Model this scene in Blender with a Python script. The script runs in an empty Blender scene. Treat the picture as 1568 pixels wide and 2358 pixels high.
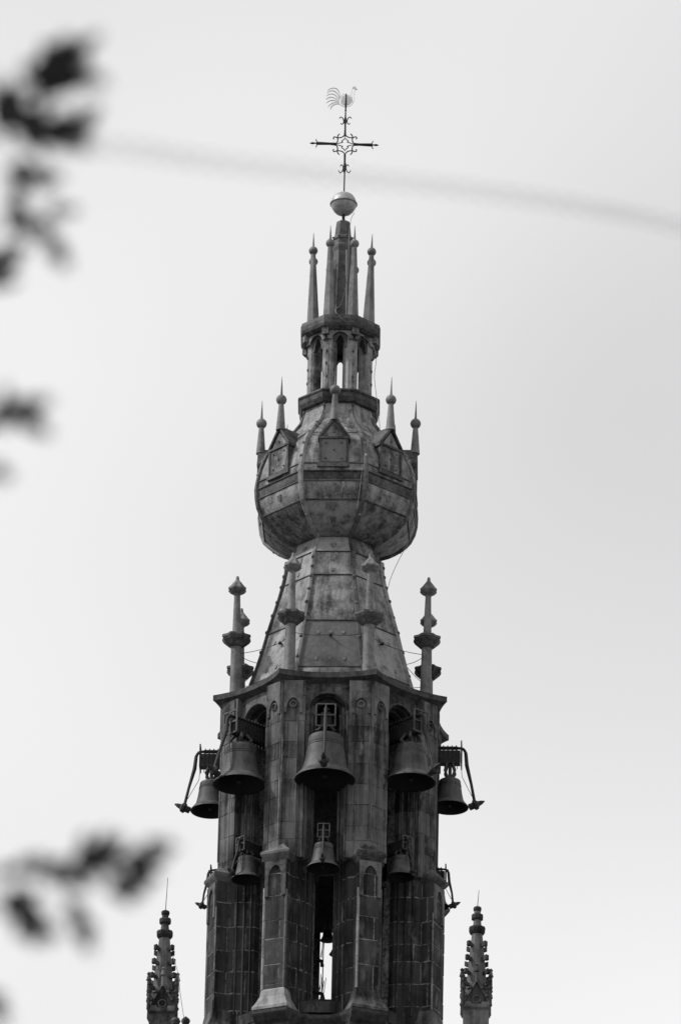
import bpy, math, random
from mathutils import Vector, Matrix
random.seed(7)
rad = math.radians
scene = bpy.context.scene
COL = scene.collection

# ------------------------------------------------------------------ camera
S = 0.011                      # metres per unit of the survey grid (at the tower)
FP = 17520.0                   # focal length in survey units
PITCH, ROLL = rad(25.1), rad(1.34)
DIST = FP * S
CAM = Vector((0.102, -DIST * math.cos(PITCH), 1.7))
fwd = Vector((0, math.cos(PITCH), math.sin(PITCH)))
r0 = Vector((1, 0, 0)); u0 = Vector((0, -math.sin(PITCH), math.cos(PITCH)))
c_r = r0 * math.cos(ROLL) + u0 * math.sin(ROLL)
c_u = u0 * math.cos(ROLL) - r0 * math.sin(ROLL)
TZ0 = DIST * math.sin(PITCH)
cam_d = bpy.data.cameras.new('camera'); cam = bpy.data.objects.new('camera', cam_d); COL.objects.link(cam)
M = Matrix((c_r, c_u, -fwd)).transposed().to_4x4(); M.translation = CAM
cam.matrix_world = M
cam_d.sensor_fit = 'VERTICAL'; cam_d.sensor_height = 36.0; cam_d.sensor_width = 24.0
cam_d.lens = FP / 2358.0 * 36.0
cam_d.clip_end = 5000; cam_d.clip_start = 0.2
cam_d.dof.use_dof = True; cam_d.dof.focus_distance = DIST - 2.0
cam_d.dof.aperture_fstop = cam_d.lens / 38.0
scene.camera = cam

# ------------------------------------------------------------------ sky, sun, exposure
SUN_EL, SUN_AZ = 46.0, -84.0   # degrees; azimuth from the tower's front, negative = left
w = bpy.data.worlds.new('World'); scene.world = w; w.use_nodes = True
nt = w.node_tree; nt.nodes.clear()
N = nt.nodes.new; L = nt.links.new
sky = N('ShaderNodeTexSky'); sky.sky_type = 'NISHITA'; sky.sun_disc = False
sky.sun_elevation = rad(SUN_EL); sky.air_density = 1.0; sky.dust_density = 6.0
# sun direction vector (towards the sun)
sd = Vector((math.sin(rad(SUN_AZ)) * math.cos(rad(SUN_EL)), -math.cos(rad(SUN_AZ)) * math.cos(rad(SUN_EL)), math.sin(rad(SUN_EL))))
sky.sun_rotation = math.atan2(sd.x, sd.y)
bw = N('ShaderNodeRGBToBW'); L(sky.outputs[0], bw.inputs[0])
tc = N('ShaderNodeTexCoord')
no = N('ShaderNodeTexNoise'); no.inputs['Scale'].default_value = 7.0; no.inputs['Detail'].default_value = 1.5
mpw = N('ShaderNodeMapping'); mpw.inputs['Location'].default_value = (5.66, 7.76, .45)
L(tc.outputs['Generated'], mpw.inputs['Vector']); L(mpw.outputs[0], no.inputs['Vector'])
mr = N('ShaderNodeMapRange'); mr.inputs['From Min'].default_value = 0.3; mr.inputs['From Max'].default_value = 0.7
mr.inputs['To Min'].default_value = 7.5; mr.inputs['To Max'].default_value = 10.8
L(no.outputs[0], mr.inputs['Value'])
mx = N('ShaderNodeMix'); mx.data_type = 'FLOAT'; mx.inputs[0].default_value = 0.85
L(bw.outputs[0], mx.inputs[2]); L(mr.outputs[0], mx.inputs[3])
bg = N('ShaderNodeBackground'); bg.inputs['Strength'].default_value = 0.1
L(mx.outputs[0], bg.inputs['Color'])
wo = N('ShaderNodeOutputWorld'); L(bg.outputs[0], wo.inputs[0])
sl = bpy.data.lights.new('sun', 'SUN'); sl.energy = 3.0; sl.angle = rad(5); sl.color = (1, 1, 1)
so = bpy.data.objects.new('sun', sl); COL.objects.link(so)
so.rotation_euler = (-sd).to_track_quat('-Z', 'Y').to_euler(); so.location = (-60, -80, 140)
vs = scene.view_settings
vs.view_transform = 'Standard'; vs.look = 'None'; vs.exposure = 0.0; vs.gamma = 1.0; vs.use_curve_mapping = False

# ------------------------------------------------------------------ survey helpers
KS = [1.0]   # lateral survey correction of the section being built
def H(y, d, x=0.0):
    """height (m) of a point of the tower standing d units in front of its axis that was surveyed on row y"""
    v = y - 1179.0
    P0 = Vector((x * S * KS[0], -d * S * KS[0], 0)) - CAM
    a = c_u.z * FP + v * fwd.z
    b = c_u.dot(P0) * FP + v * fwd.dot(P0)
    return -b / a
def PX(x, y, d=0.0):
    """point on the upright plane d units in front of the tower's axis"""
    dr = fwd + c_r * ((x - 784.0) / FP) - c_u * ((y - 1179.0) / FP)
    t = (-d * S - CAM.y) / dr.y
    return CAM + dr * t
def RAY(x, y, dist):
    dr = fwd + c_r * ((x - 784.0) / FP) - c_u * ((y - 1179.0) / FP)
    return CAM + dr.normalized() * dist
def PT(th, r, z, phi=2.4):
    a = rad(th - phi); k = KS[0]
    return Vector((k * r * S * math.sin(a), -k * r * S * math.cos(a), z))
def FL(th, u, d, z, phi=2.4):
    """face-local: u along the face, d out from the axis (units), z metres"""
    a = rad(th - phi); k = S * KS[0]
    return Vector(((u * math.cos(a) + d * math.sin(a)) * k, (u * math.sin(a) - d * math.cos(a)) * k, z))

# ------------------------------------------------------------------ materials (monochrome place)
def make_mat(name, lo, hi, rough=0.8, metal=0.0, sc=1.2, streak=0.0, fine=9.0, bump=0.02, rnd=0.0, light=0.0, spec=0.3):
    m = bpy.data.materials.new(name); m.use_nodes = True
    t = m.node_tree; n = t.nodes; b = n['Principled BSDF']; ln = t.links.new
    b.inputs['Roughness'].default_value = rough; b.inputs['Metallic'].default_value = metal
    b.inputs['Specular IOR Level'].default_value = spec
    g = n.new('ShaderNodeNewGeometry')
    n1 = n.new('ShaderNodeTexNoise'); n1.inputs['Scale'].default_value = sc; n1.inputs['Detail'].default_value = 6; n1.inputs['Roughness'].default_value = .65
    ln(g.outputs['Position'], n1.inputs['Vector'])
    n2 = n.new('ShaderNodeTexNoise'); n2.inputs['Scale'].default_value = fine; n2.inputs['Detail'].default_value = 5; n2.inputs['Roughness'].default_value = .7
    ln(g.outputs['Position'], n2.inputs['Vector'])
    mp = n.new('ShaderNodeMapping'); mp.inputs['Scale'].default_value = (5.5, 5.5, .35); ln(g.outputs['Position'], mp.inputs['Vector'])
    n3 = n.new('ShaderNodeTexNoise'); n3.inputs['Scale'].default_value = 1.0; n3.inputs['Detail'].default_value = 5; n3.inputs['Roughness'].default_value = .6
    ln(mp.outputs[0], n3.inputs['Vector'])
    def math_(op, a, bb):
        q = n.new('ShaderNodeMath'); q.operation = op
        for i, s in enumerate((a, bb)):
            if isinstance(s, (int, float)): q.inputs[i].default_value = s
            else: ln(s, q.inputs[i])
        return q.outputs[0]
    a = math_('MULTIPLY', n1.outputs[0], 0.45)
    bb = math_('MULTIPLY', n2.outputs[0], 0.55 - 0.3 * streak)
    cc = math_('MULTIPLY', n3.outputs[0], 0.3 * streak)
    s = math_('ADD', math_('ADD', a, bb), cc)
    if rnd:
        oi = n.new('ShaderNodeObjectInfo')
        s = math_('ADD', s, math_('MULTIPLY', math_('SUBTRACT', oi.outputs['Random'], 0.5), rnd))
    cr = n.new('ShaderNodeValToRGB'); cr.color_ramp.interpolation = 'EASE'
    e = cr.color_ramp.elements
    e[0].position = 0.36; e[0].color = (lo, lo, lo, 1); e[1].position = 0.64; e[1].color = (hi, hi, hi, 1)
    ln(s, cr.inputs[0])
    outc = cr.outputs[0]
    if light:   # pale washed patches with a shape of their own
        n4 = n.new('ShaderNodeTexNoise'); n4.inputs['Scale'].default_value = 2.3; n4.inputs['Detail'].default_value = 7
        n4.inputs['Roughness'].default_value = .7
        mp2 = n.new('ShaderNodeMapping'); mp2.inputs['Location'].default_value = (3, 7, 1); mp2.inputs['Scale'].default_value = (1.6, 1.6, .6)
        ln(g.outputs['Position'], mp2.inputs['Vector']); ln(mp2.outputs[0], n4.inputs['Vector'])
        r4 = n.new('ShaderNodeValToRGB'); r4.color_ramp.elements[0].position = .55; r4.color_ramp.elements[1].position = .70
        ln(n4.outputs[0], r4.inputs[0])
        mxx = n.new('ShaderNodeMix'); mxx.data_type = 'RGBA'; ln(r4.outputs[0], mxx.inputs[0]); ln(outc, mxx.inputs[6])
        mxx.inputs[7].default_value = (light, light, light, 1); outc = mxx.outputs[2]
    ln(outc, b.inputs['Base Color'])
    if bump:
        bp = n.new('ShaderNodeBump'); bp.inputs['Strength'].default_value = .8; bp.inputs['Distance'].default_value = bump
        ln(s, bp.inputs['Height']); ln(bp.outputs[0], b.inputs['Normal'])
    return m
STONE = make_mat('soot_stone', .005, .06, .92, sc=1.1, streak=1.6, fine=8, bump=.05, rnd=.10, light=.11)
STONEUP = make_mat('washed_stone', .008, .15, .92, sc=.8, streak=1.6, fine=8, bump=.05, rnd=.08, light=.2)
STONE2 = make_mat('grey_stone', .018, .16, .92, sc=1.8, streak=1.0, fine=9, bump=.04, rnd=.12)
CORN = make_mat('dark_band_stone', .012, .075, .8, sc=2.0, streak=.6, fine=9, bump=.03)  # darker stone tone for the cornice and ledge bands
PALE = make_mat('washed_sunlit_stone', .06, .34, .92, sc=1.6, streak=1.2, fine=9, bump=.03, rnd=.1)  # pale plinth stone; on left-hand arrises its paleness paints in sunlight
MORTAR = make_mat('pale_mortar', .03, .28, .95, sc=1.5, fine=12, bump=.02, light=.42)
LEAD = make_mat('weathered_lead', .02, .29, .7, sc=2.8, streak=1.2, fine=15, bump=.07, rnd=.14, light=.33, spec=.5)
LEADSM = make_mat('smooth_lead', .08, .15, .6, sc=1.2, streak=.5, fine=9, bump=.01, rnd=.05)
LEADDK = make_mat('dark_lead', .012, .11, .65, sc=2.2, streak=.5, fine=10, bump=.03, rnd=.12)
LEADPN = make_mat('pinnacle_lead', .07, .22, .6, sc=2.0, streak=.8, fine=10, bump=.015)
BRONZE = make_mat('old_bronze', .022, .085, .6, 0.0, sc=2.5, streak=1.5, fine=9, bump=.015)
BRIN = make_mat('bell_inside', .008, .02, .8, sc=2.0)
IRON = make_mat('wrought_iron', .012, .03, .6, sc=3.0)
GILT = make_mat('gilded_metal', .24, .42, .45, .35, sc=4, fine=14, bump=.004)
COCKM = make_mat('pale_gilding', .55, .75, .5, .2, sc=4)
LEAF = make_mat('leaf', .012, .04, .6, sc=20, bump=0)
BARK = make_mat('bark', .02, .07, .9, sc=6, streak=.5)
WOOD = make_mat('old_timber', .015, .05, .9, sc=3)
GROUND = make_mat('ground', .08, .14, .95, sc=.3)
WIRE = make_mat('copper_wire', .15, .3, .6, sc=3)

# ------------------------------------------------------------------ mesh helpers
class MB:
    def __init__(s): s.v = []; s.f = []
    def add(s, vs, fs):
        o = len(s.v); s.v += [tuple(p) for p in vs]; s.f += [tuple(i + o for i in f) for f in fs]; return s
    def loft(s, rings, cap0=True, cap1=True, close=True):
        n = len(rings[0]); vs = [p for r in rings for p in r]; fs = []
        for i in range(len(rings) - 1):
            for j in range(n if close else n - 1):
                k = (j + 1) % n
                fs.append((i * n + j, i * n + k, (i + 1) * n + k, (i + 1) * n + j))
        if cap0: fs.append(tuple(range(n))[::-1])
        if cap1: fs.append(tuple((len(rings) - 1) * n + j for j in range(n)))
        return s.add(vs, fs)
    def box8(s, p):   # 4 bottom + 4 top points
        return s.loft([p[:4], p[4:]])
    def tube(s, pts, r, n=8):
        pts = [Vector(p) for p in pts]; rr = r if isinstance(r, (list, tuple)) else [r] * len(pts)
        rings = []; prev = None
        for i, p in enumerate(pts):
            t = (pts[min(i + 1, len(pts) - 1)] - pts[max(i - 1, 0)]).normalized()
            if prev is None:
                a = Vector((0, 1, 0)) if abs(t.y) < .9 else Vector((1, 0, 0))
                x = t.cross(a).normalized()
            else:
                x = (prev - t * prev.dot(t)).normalized()
            prev = x; y = t.cross(x)
            rings.append([p + (x * math.cos(2 * math.pi * k / n) + y * math.sin(2 * math.pi * k / n)) * rr[i] for k in range(n)])
        return s.loft(rings)
    def lathe(s, prof, o=(0, 0, 0), n=24, rot=0.0, axis=None):
        o = Vector(o); ax = (axis or Vector((0, 0, 1))).normalized()
        x = Vector((1, 0, 0)); x = (x - ax * x.dot(ax)).normalized(); y = ax.cross(x)
        rings = [[o + ax * z + (x * math.cos(2 * math.pi * k / n + rot) + y * math.sin(2 * math.pi * k / n + rot)) * max(r, 1e-4) for k in range(n)] for r, z in prof]
        return s.loft(rings)
    def sphere(s, o, r, n=16, m=10, sz=1.0):
        return s.lathe([(r * math.sin(math.pi * i / m), -r * sz * math.cos(math.pi * i / m)) for i in range(m + 1)], o, n)
    def make(s, name, mat, parent=None, smooth=False, kind=None):
        me = bpy.data.meshes.new(name); me.from_pydata(s.v, [], s.f); me.update()
        import bmesh
        bm = bmesh.new(); bm.from_mesh(me); bmesh.ops.recalc_face_normals(bm, faces=bm.faces); bm.to_mesh(me); bm.free()
        me.materials.append(mat)
        if smooth:
            me.polygons.foreach_set('use_smooth', [True] * len(me.polygons))
            try: me.set_sharp_from_angle(angle=rad(38))
            except Exception: pass
        o = bpy.data.objects.new(name, me); COL.objects.link(o)
        if parent: o.parent = parent; o.matrix_parent_inverse = parent.matrix_world.inverted()
        if kind: o['kind'] = kind
        return o
def thing(name, label, cat, loc=(0, 0, 0), group=None):
    o = bpy.data.objects.new(name, None); COL.objects.link(o); o.location = loc; o.empty_display_size = .3
    o.matrix_world = Matrix.Translation(Vector(loc))
    o['label'] = label; o['category'] = cat
    if group: o['group'] = group
    return o
def tagm(o, label, cat, group=None):
    o['label'] = label; o['category'] = cat
    if group: o['group'] = group
    return o
def tri(a):   # small noise
    return random.uniform(-a, a)

# ================================================================== setting
g = MB(); g.add([(-1500, -1500, 0), (1500, -1500, 0), (1500, 1500, 0), (-1500, 1500, 0)], [(0, 1, 2, 3)])
g.make('ground', GROUND, kind='structure')

# ================================================================== church tower
tower = thing('church_tower', 'tall octagonal stone belfry tower topped by a bulbous lead-clad spire', 'church tower', (0, 0, 0))
PH = 2.4
FACES = [i * 45 for i in range(8)]
def signed(t): return (t + 180) % 360 - 180

KS[0] = .975
z_cap = H(1966, 270)      # where the small buttresses end
z_led = H(2307, 285)      # ledge they stand on
z_sill = H(2302, 205); KS[0] = .987
z_wtop = H(1566, 246)     # top of the walls
z_top = H(1540, 265)      # top of cornice
z_spr = H(1637, 240)      # arch springing
KS[0] = 1.0
z_sq = H(2358, 400) - 1.2

# --- plan profiles, per corner pier
def a2c(side, u, d, th_c, z):
    """side -1: left-hand face of corner th_c (u>0), side +1: right-hand face (u<0)"""
    return FL(th_c + 22.5 * side, -side * u, d, z)
UP = [(27, 190), (27, 206), (33, 210), (33, 215), (41, 221), (41, 226), (50, 231), (50, 246)]
LO = [(25, 184), (25, 200), (57, 235), (70.3, 240)]
def profile(th, up):
    pts = []; KS[0] = .987 if up else .975
    src = UP if up else LO
    for (u, d) in src: pts.append(a2c(-1, u, d, th, 0))
    if up:
        pts.append(PT(th, 266, 0))
    else:
        pts.append(FL(th, -27, 279, 0)); pts.append(FL(th, 27, 279, 0))
    for (u, d) in reversed(src): pts.append(a2c(1, u, d, th, 0))
    return [Vector((p.x, p.y)) for p in pts]
def offset(pl, o):
    out = []
    for i, p in enumerate(pl):
        ns = []
        if i > 0: t = (p - pl[i - 1]).normalized(); ns.append(Vector((t.y, -t.x)))
        if i < len(pl) - 1: t = (pl[i + 1] - p).normalized(); ns.append(Vector((t.y, -t.x)))
        n = sum(ns, Vector((0, 0))); 
        if n.length < .2: n = ns[0]
        n.normalize(); c = max(.45, n.dot(ns[0])); out.append(p + n * (o / c))
    return out
def cumlen(pl):
    c = [0]
    for i in range(1, len(pl)): c.append(c[-1] + (pl[i] - pl[i - 1]).length)
    return c
def sub(pl, cl, a, b):
    def at(s):
        for i in range(1, len(pl)):
            if s <= cl[i] + 1e-9:
                f = (s - cl[i - 1]) / max(1e-9, cl[i] - cl[i - 1]); return pl[i - 1].lerp(pl[i], f)
        return pl[-1]
    return [at(a)] + [pl[i] for i in range(len(pl)) if a + .012 < cl[i] < b - .012] + [at(b)]
def prism(mb, poly, z0, z1):
    mb.loft([[Vector((p.x, p.y, z0)) for p in poly], [Vector((p.x, p.y, z1)) for p in poly]])
def stone_poly(pl, cl, a, b, proud):
    seg = sub(pl, cl, a, b)
    return offset(seg, proud) + list(reversed(offset(seg, -.10)))

budget = [290]
course = 0.55
piers = {}
for th in (-22.5, 22.5, 67.5, -67.5, 112.5, -112.5, 157.5, -157.5):
    core = MB()
    for up in (0, 1):
        z0, z1 = (z_led - .05, z_cap) if not up else (z_cap + .002, z_wtop)
        pl = profile(th, up); inner = [a2c(1, 21 + 6 * up, 168, th, 0), PT(th, 195, 0), a2c(-1, 21 + 6 * up, 168, th, 0)]
        prism(core, offset(pl, -.012 if up else -.002) + [Vector((p.x, p.y)) for p in inner], z0, z1)
    pier = core.make('corner_pier', MORTAR, tower); piers[th] = pier
    rest = MB()
    order = [0, 1]
    for up in order:
        z0, z1 = (z_led, z_cap) if not up else (z_cap + .006, z_wtop)
        pl = profile(th, up); cl = cumlen(pl); Lt = cl[-1]; m = Lt / 2
        nc = max(1, round((z1 - z0) / course)); hs = [1 + tri(.28) for _ in range(nc)]; tot = sum(hs); z = z0
        for i in range(nc):
            h = hs[i] / tot * (z1 - z0); zz0, zz1 = z + .007, z + h - .007; z += h
            if not up: zz0 += .009; zz1 -= .009
            if up:
                e = cl[7]
                br = [0, e - .02 + tri(.01), m - .16 + tri(.06), m + .42 + tri(.06), Lt] if i % 2 else [0, e - .02, m - .42 + tri(.06), m + .18 + tri(.06), Lt]
                if signed(th) > 0: br = [Lt - q for q in reversed(br)]
            else:
                br = [0, cl[2] - .05 + tri(.05), cl[4] - .13 + tri(.05), m + .05 + .08 * (1 if i % 2 else -1), cl[-3] + .05 + tri(.05), Lt] if i % 2 \
                    else [0, cl[2] - .22 + tri(.1), cl[4] - .3, cl[5] + .3, cl[-3] + .22 + tri(.1), Lt]
            for a, b in zip(br[:-1], br[1:]):
                if b - a < .06: continue
                ga = .006 if up else .015
                poly = stone_poly(pl, cl, a + ga, b - ga, random.uniform(.002, .012))
                vis = abs(th) < 90
                if vis and budget[0] > 0:
                    mid = sub(pl, cl, a, b); q = (mid[0] + mid[-1]) / 2
                    s = MB(); prism(s, poly, zz0, zz1)
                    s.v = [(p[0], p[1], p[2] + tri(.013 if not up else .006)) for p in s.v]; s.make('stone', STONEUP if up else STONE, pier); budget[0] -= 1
                else:
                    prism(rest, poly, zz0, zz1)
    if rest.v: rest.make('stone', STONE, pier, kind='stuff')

# string course between the stages, sills, arches
def arch_plate(mb, th, u0, hw_out, z0, ztop, hole, rise, dout, din, n=10, phi=PH):
    """plate in the face plane with a pointed arched hole springing at z0"""
    oc = []; ho = []
    for i in range(-n, n + 1):
        t = i / n
        ho.append((hole * t, z0 + rise * (1 - abs(t) ** 1.9) ** .62 if abs(t) < 1 else z0))
        if abs(t) > .75:
            oc.append((math.copysign(hw_out, t), z0 + (ztop - z0) * (1 - abs(t)) / .25))
        else: oc.append((hw_out * t / .75, ztop))
    k = len(ho)
    vs = [FL(th, u0 + u, dout, z, phi) for u, z in ho] + [FL(th, u0 + u, dout, z, phi) for u, z in oc] + \
         [FL(th, u0 + u, din, z, phi) for u, z in ho] + [FL(th, u0 + u, din, z, phi) for u, z in oc]
    fs = []
    for i in range(k - 1):
        fs += [(i, i + 1, k + i + 1, k + i), (2 * k + i, 3 * k + i, 3 * k + i + 1, 2 * k + i + 1),
               (i, 2 * k + i, 2 * k + i + 1, i + 1), (k + i, k + i + 1, 3 * k + i + 1, 3 * k + i)]
    fs += [(0, k, 3 * k, 2 * k), (k - 1, 3 * k - 1, 4 * k - 1, 2 * k - 1)]
    mb.add(vs, fs)
def fbox(mb, th, u0, u1, d0, d1, z0, z1, phi=PH):
    mb.box8([FL(th, u, d, z, phi) for z in (z0, z1) for u, d in ((u0, d0), (u1, d0), (u1, d1), (u0, d1))])

KS[0] = .987
for th in FACES:
    m = MB(); arch_plate(m, th, 0, 49.6, z_spr, z_wtop + .1, 47.5, 47 * S, 232, 222.6); m.make('arch_moulding', STONE2, tower)
    m = MB(); arch_plate(m, th, 0, 49.5, z_spr, z_wtop + .1, 42, 43 * S, 222.5, 207); m.make('arch_moulding', STONE, tower)
    m = MB(); arch_plate(m, th, 0, 49.4, z_spr, z_wtop + .1, 35, 37 * S, 206.9, 190); m.make('arch_moulding', STONE, tower)
    # face infill above the arch (spandrel) with eyelet panels
    m = MB(); fbox(m, th, -49, 49, 195, 226, z_wtop - .12, z_wtop + .12); m.make('lintel', STONEUP, tower)
    # sill
    m = MB(); fbox(m, th, -52, 52, 168, 222, z_led - .02, z_sill - .12); fbox(m, th, -36, 36, 168, 205, z_sill - .121, z_sill)
    m.make('sill', STONE, tower)
    if abs(signed(th)) <= 90:
        for sgn in (-1, 1):
            for (u, d, r) in ((46.5, 233, 2.6), (37.5, 223.5, 2.4), (30, 212, 2.0)):
                m = MB(); m.tube([FL(th, sgn * u, d, z_cap + .05), FL(th, sgn * u, d, z_spr)], r * S, 8)
                m.lathe([(r * S * 1.2, -.04), (r * S * 2, .02), (r * S * 1.9, .06), (r * S, .07)], FL(th, sgn * u, d, z_spr - .04), 8)
                m.make('jamb_shaft', STONE2, tower, smooth=True)
            # blind tracery panel on the pier strip
            m = MB(); arch_plate(m, th, sgn * 77, 21, z_spr + .05, z_wtop - .03, 15, .26, 250.5, 246.5, 8)
            fbox(m, th, sgn * 77 - 21, sgn * 77 - 15, 246.5, 250.4, z_spr - .1, z_spr + .05)
            fbox(m, th, sgn * 77 + 15, sgn * 77 + 21, 246.5, 250.4, z_spr - .1, z_spr + .05)
            m.make('tracery_panel', STONE2, tower)
            m = MB()
            ring = [FL(th, sgn * 77 + 7.5 * math.cos(a), 249, z_spr + .14 + 7.5 * S * math.sin(a)) for a in [2 * math.pi * i / 12 for i in range(13)]]
            m.tube(ring, 1.7 * S, 6); m.make('tracery_ring', STONE2, tower, smooth=True)
            m = MB(); arch_plate(m, th, sgn * 34, 0.1, z_wtop - .33, z_wtop - .05, .05, .02, 242, 241) if False else m.sphere(FL(th, sgn * 43, 233, z_wtop - .16), 3.2 * S, 8, 6)
            m.make('spandrel_boss', STONE2, tower, smooth=True)
            for (u, d) in ((52, 229), (40, 217), (29, 206)):
                m = MB(); m.tube([FL(th, sgn * u, d, z_led + .3), FL(th, sgn * u, d, z_cap - .05)], 2.3 * S, 8); m.make('jamb_shaft', STONE, tower, smooth=True)
            m = MB(); m.loft([[FL(th, sgn * (101.0 + a), 246.2 + b, z) for a, b in ((-9.5 if th < 0 else -3.6, .2), (-8 if th < 0 else -2.4, 1.8), (-.4, 1.5), (.5, -.4))] for z in (z_cap + .5, z_wtop - .02)]); m.make('arris_moulding', PALE if sgn > 0 and signed(th) < 0 else STONEUP, tower)  # left-hand strips paler: sunlight put into the stone colour
            m = MB(); m.tube([FL(th, sgn * 66, 246.4, z_cap + .3), FL(th, sgn * 66, 246.4, z_spr - .15)], 1.7 * S, 6); m.make('jamb_shaft', STONEUP, tower, smooth=True)
        # hood mould ring over the arch
        m = MB(); m.tube([FL(th, 46 * math.cos(a), 233, z_spr + 48 * S * math.sin(a)) for a in [math.pi * i / 16 for i in range(17)]], 2.6 * S, 6)
        m.make('hood_mould', STONE2, tower, smooth=True)

# buttress caps, blind panels, plinths
KS[0] = .975
for th in (-22.5, 22.5, 67.5, -67.5, 112.5, -112.5, 157.5, -157.5):
    def rect(w, dd, db, z): return [FL(th, -w, db, z), FL(th, -w, dd, z), FL(th, w, dd, z), FL(th, w, db, z)]
    m = MB()
    m.loft([rect(27.5, 279.8, 235, z_cap - .12), rect(34, 287, 235, z_cap - .02), rect(36, 289.5, 235, z_cap + .03), rect(36, 289.5, 235, z_cap + .09),
            rect(33, 286, 235, z_cap + .12), rect(24, 275, 235, z_cap + .2), rect(9, 266, 235, z_cap + .36), rect(4, 262, 235, z_cap + .42)])
    m.make('buttress_cap', STONE2, tower)
    if abs(th) < 90:
        zc = z_cap - .13
        m = MB(); arch_plate(m, th, 0, 26, zc - .42, zc - .02, 16, .28, 284, 279.9, 8)
        fbox(m, th, -26, -17, 279.9, 283.9, zc - .95, zc - .42); fbox(m, th, 17, 26, 279.9, 283.9, zc - .95, zc - .42)
        m.make('tracery_panel', STONE2, tower)
        # chamfer strips up the buttress arrises; left ones paler, painted as if sunlit
        for sgn in (-1, 1):
            m = MB(); zz = z_led + .45
            while zz < zc - 1.0:
                h = .42 + tri(.05); m.loft([[FL(th, sgn * 27.2 + a * 3.4, 279.5 + b * 2.6, z) for a, b in ((-1, 0), (0, 1), (1, 0), (0, -1))] for z in (zz, zz + h)]); zz += h + .012
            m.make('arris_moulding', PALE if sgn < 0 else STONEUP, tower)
    m = MB()
    m.loft([rect(44, 297, 225, z_led - .12), rect(44, 297, 225, z_led - .05), rect(40, 293, 225, z_led + .02), rect(31, 284, 225, z_led + .24), rect(29, 281.2, 225, z_led + .42), rect(27.4, 279.6, 225, z_led + .45)])
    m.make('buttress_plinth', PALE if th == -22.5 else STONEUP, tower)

# cornices with hollow-curved sides
def cornice_plan(kind, off, z):
    pts = []
    for k in range(8):
        th = k * 45
        if kind == 'up':
            R, mid = 289, 245; hw = R * math.sin(rad(22.5)); ap = R * math.cos(rad(22.5))
            us = [-1, -.9, -.8, -.68, -.5, -.25, 0, .25, .5, .68, .8, .9]
            for t in us:
                d = mid + (ap - mid) * abs(t) ** 2.2
                pts.append(FL(th, t * (hw - off * .41), d - off, z))
        else:
            e1 = (296 * math.sin(rad(22.5)) - 43 * math.cos(rad(22.5)), 296 * math.cos(rad(22.5)) + 43 * math.sin(rad(22.5)))
            for t in (-1, -.85, -.6, -.3, 0, .3, .6, .85, 1):
                d = 236 + (e1[1] - 236) * abs(t) ** 2.6
                pts.append(FL(th, t * (e1[0] - off * .3), d - off, z))
    return pts
KS[0] = .99
m = MB()
inn = [PT(22.5 - 45 + 45 * k + 0, 190, z_top + .12) for k in range(8)]
rings = []
for off, dz in ((24, -.46), (23, -.36), (19, -.31), (15, -.25), (5, -.17), (0, -.14), (0, -.0), (8, .01), (60, .03)):
    rings.append(cornice_plan('up', off, z_top + dz))
m.loft(rings, cap0=False); m.make('cornice', CORN, tower)
KS[0] = .975
m = MB()
rings = [cornice_plan('lo', off, z_led + dz) for off, dz in ((20, -.55), (18, -.45), (10, -.38), (2, -.26), (0, -.22), (0, -.13), (8, -.105), (70, -.1))]
m.loft(rings, cap0=False); m.make('ledge', CORN, tower)
m = MB(); zb = z_led - .5
m.loft([cornice_plan('lo', 21, z_sq - 1), cornice_plan('lo', 21, zb)]); m.make('lower_stage', STONE, tower)
# square tower below, down to the ground
m = MB()
def sq(w, z): return [Vector((-w, -w, z)), Vector((w, -w, z)), Vector((w, w, z)), Vector((-w, w, z))]
m.loft([sq(5.4, -.5), sq(5.4, 30), sq(5.0, 30.4), sq(4.8, z_sq - .5), sq(5.0, z_sq - .3), sq(5.0, z_sq)]); m.make('square_shaft', STONE2, tower)

# belfry interior
m = MB(); zf = H(2158, -200)
m.loft([[PT(22.5 + 45 * k, 188, zf) for k in range(8)], [PT(22.5 + 45 * k, 188, zf + .12) for k in range(8)]]); m.make('bell_floor', WOOD, tower)
m = MB(); m.loft([[PT(22.5 + 45 * k, 200, z_wtop - .02) for k in range(8)], [PT(22.5 + 45 * k, 200, z_wtop + .1) for k in range(8)]]); m.make('belfry_ceiling', WOOD, tower)
m = MB(); m.loft([[PT(22.5 + 45 * k, 150, z) for k in range(8)] for z in (zf + .121, z_wtop - .03)]); m.make('slit_blocking_drum', WOOD, tower)  # solid drum added to block the sky seen through the upper slits
for k in range(4):
    m = MB(); a = (-.9 + .6 * k)
    m.box8([Vector((a - .08, -1.9, zf - .18)), Vector((a + .08, -1.9, zf - .18)), Vector((a + .08, 1.9, zf - .18)), Vector((a - .08, 1.9, zf - .18)),
            Vector((a - .08, -1.9, zf - .002)), Vector((a + .08, -1.9, zf - .002)), Vector((a + .08, 1.9, zf - .002)), Vector((a - .08, 1.9, zf - .002))]); m.make('floor_beam', WOOD, tower)

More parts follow.
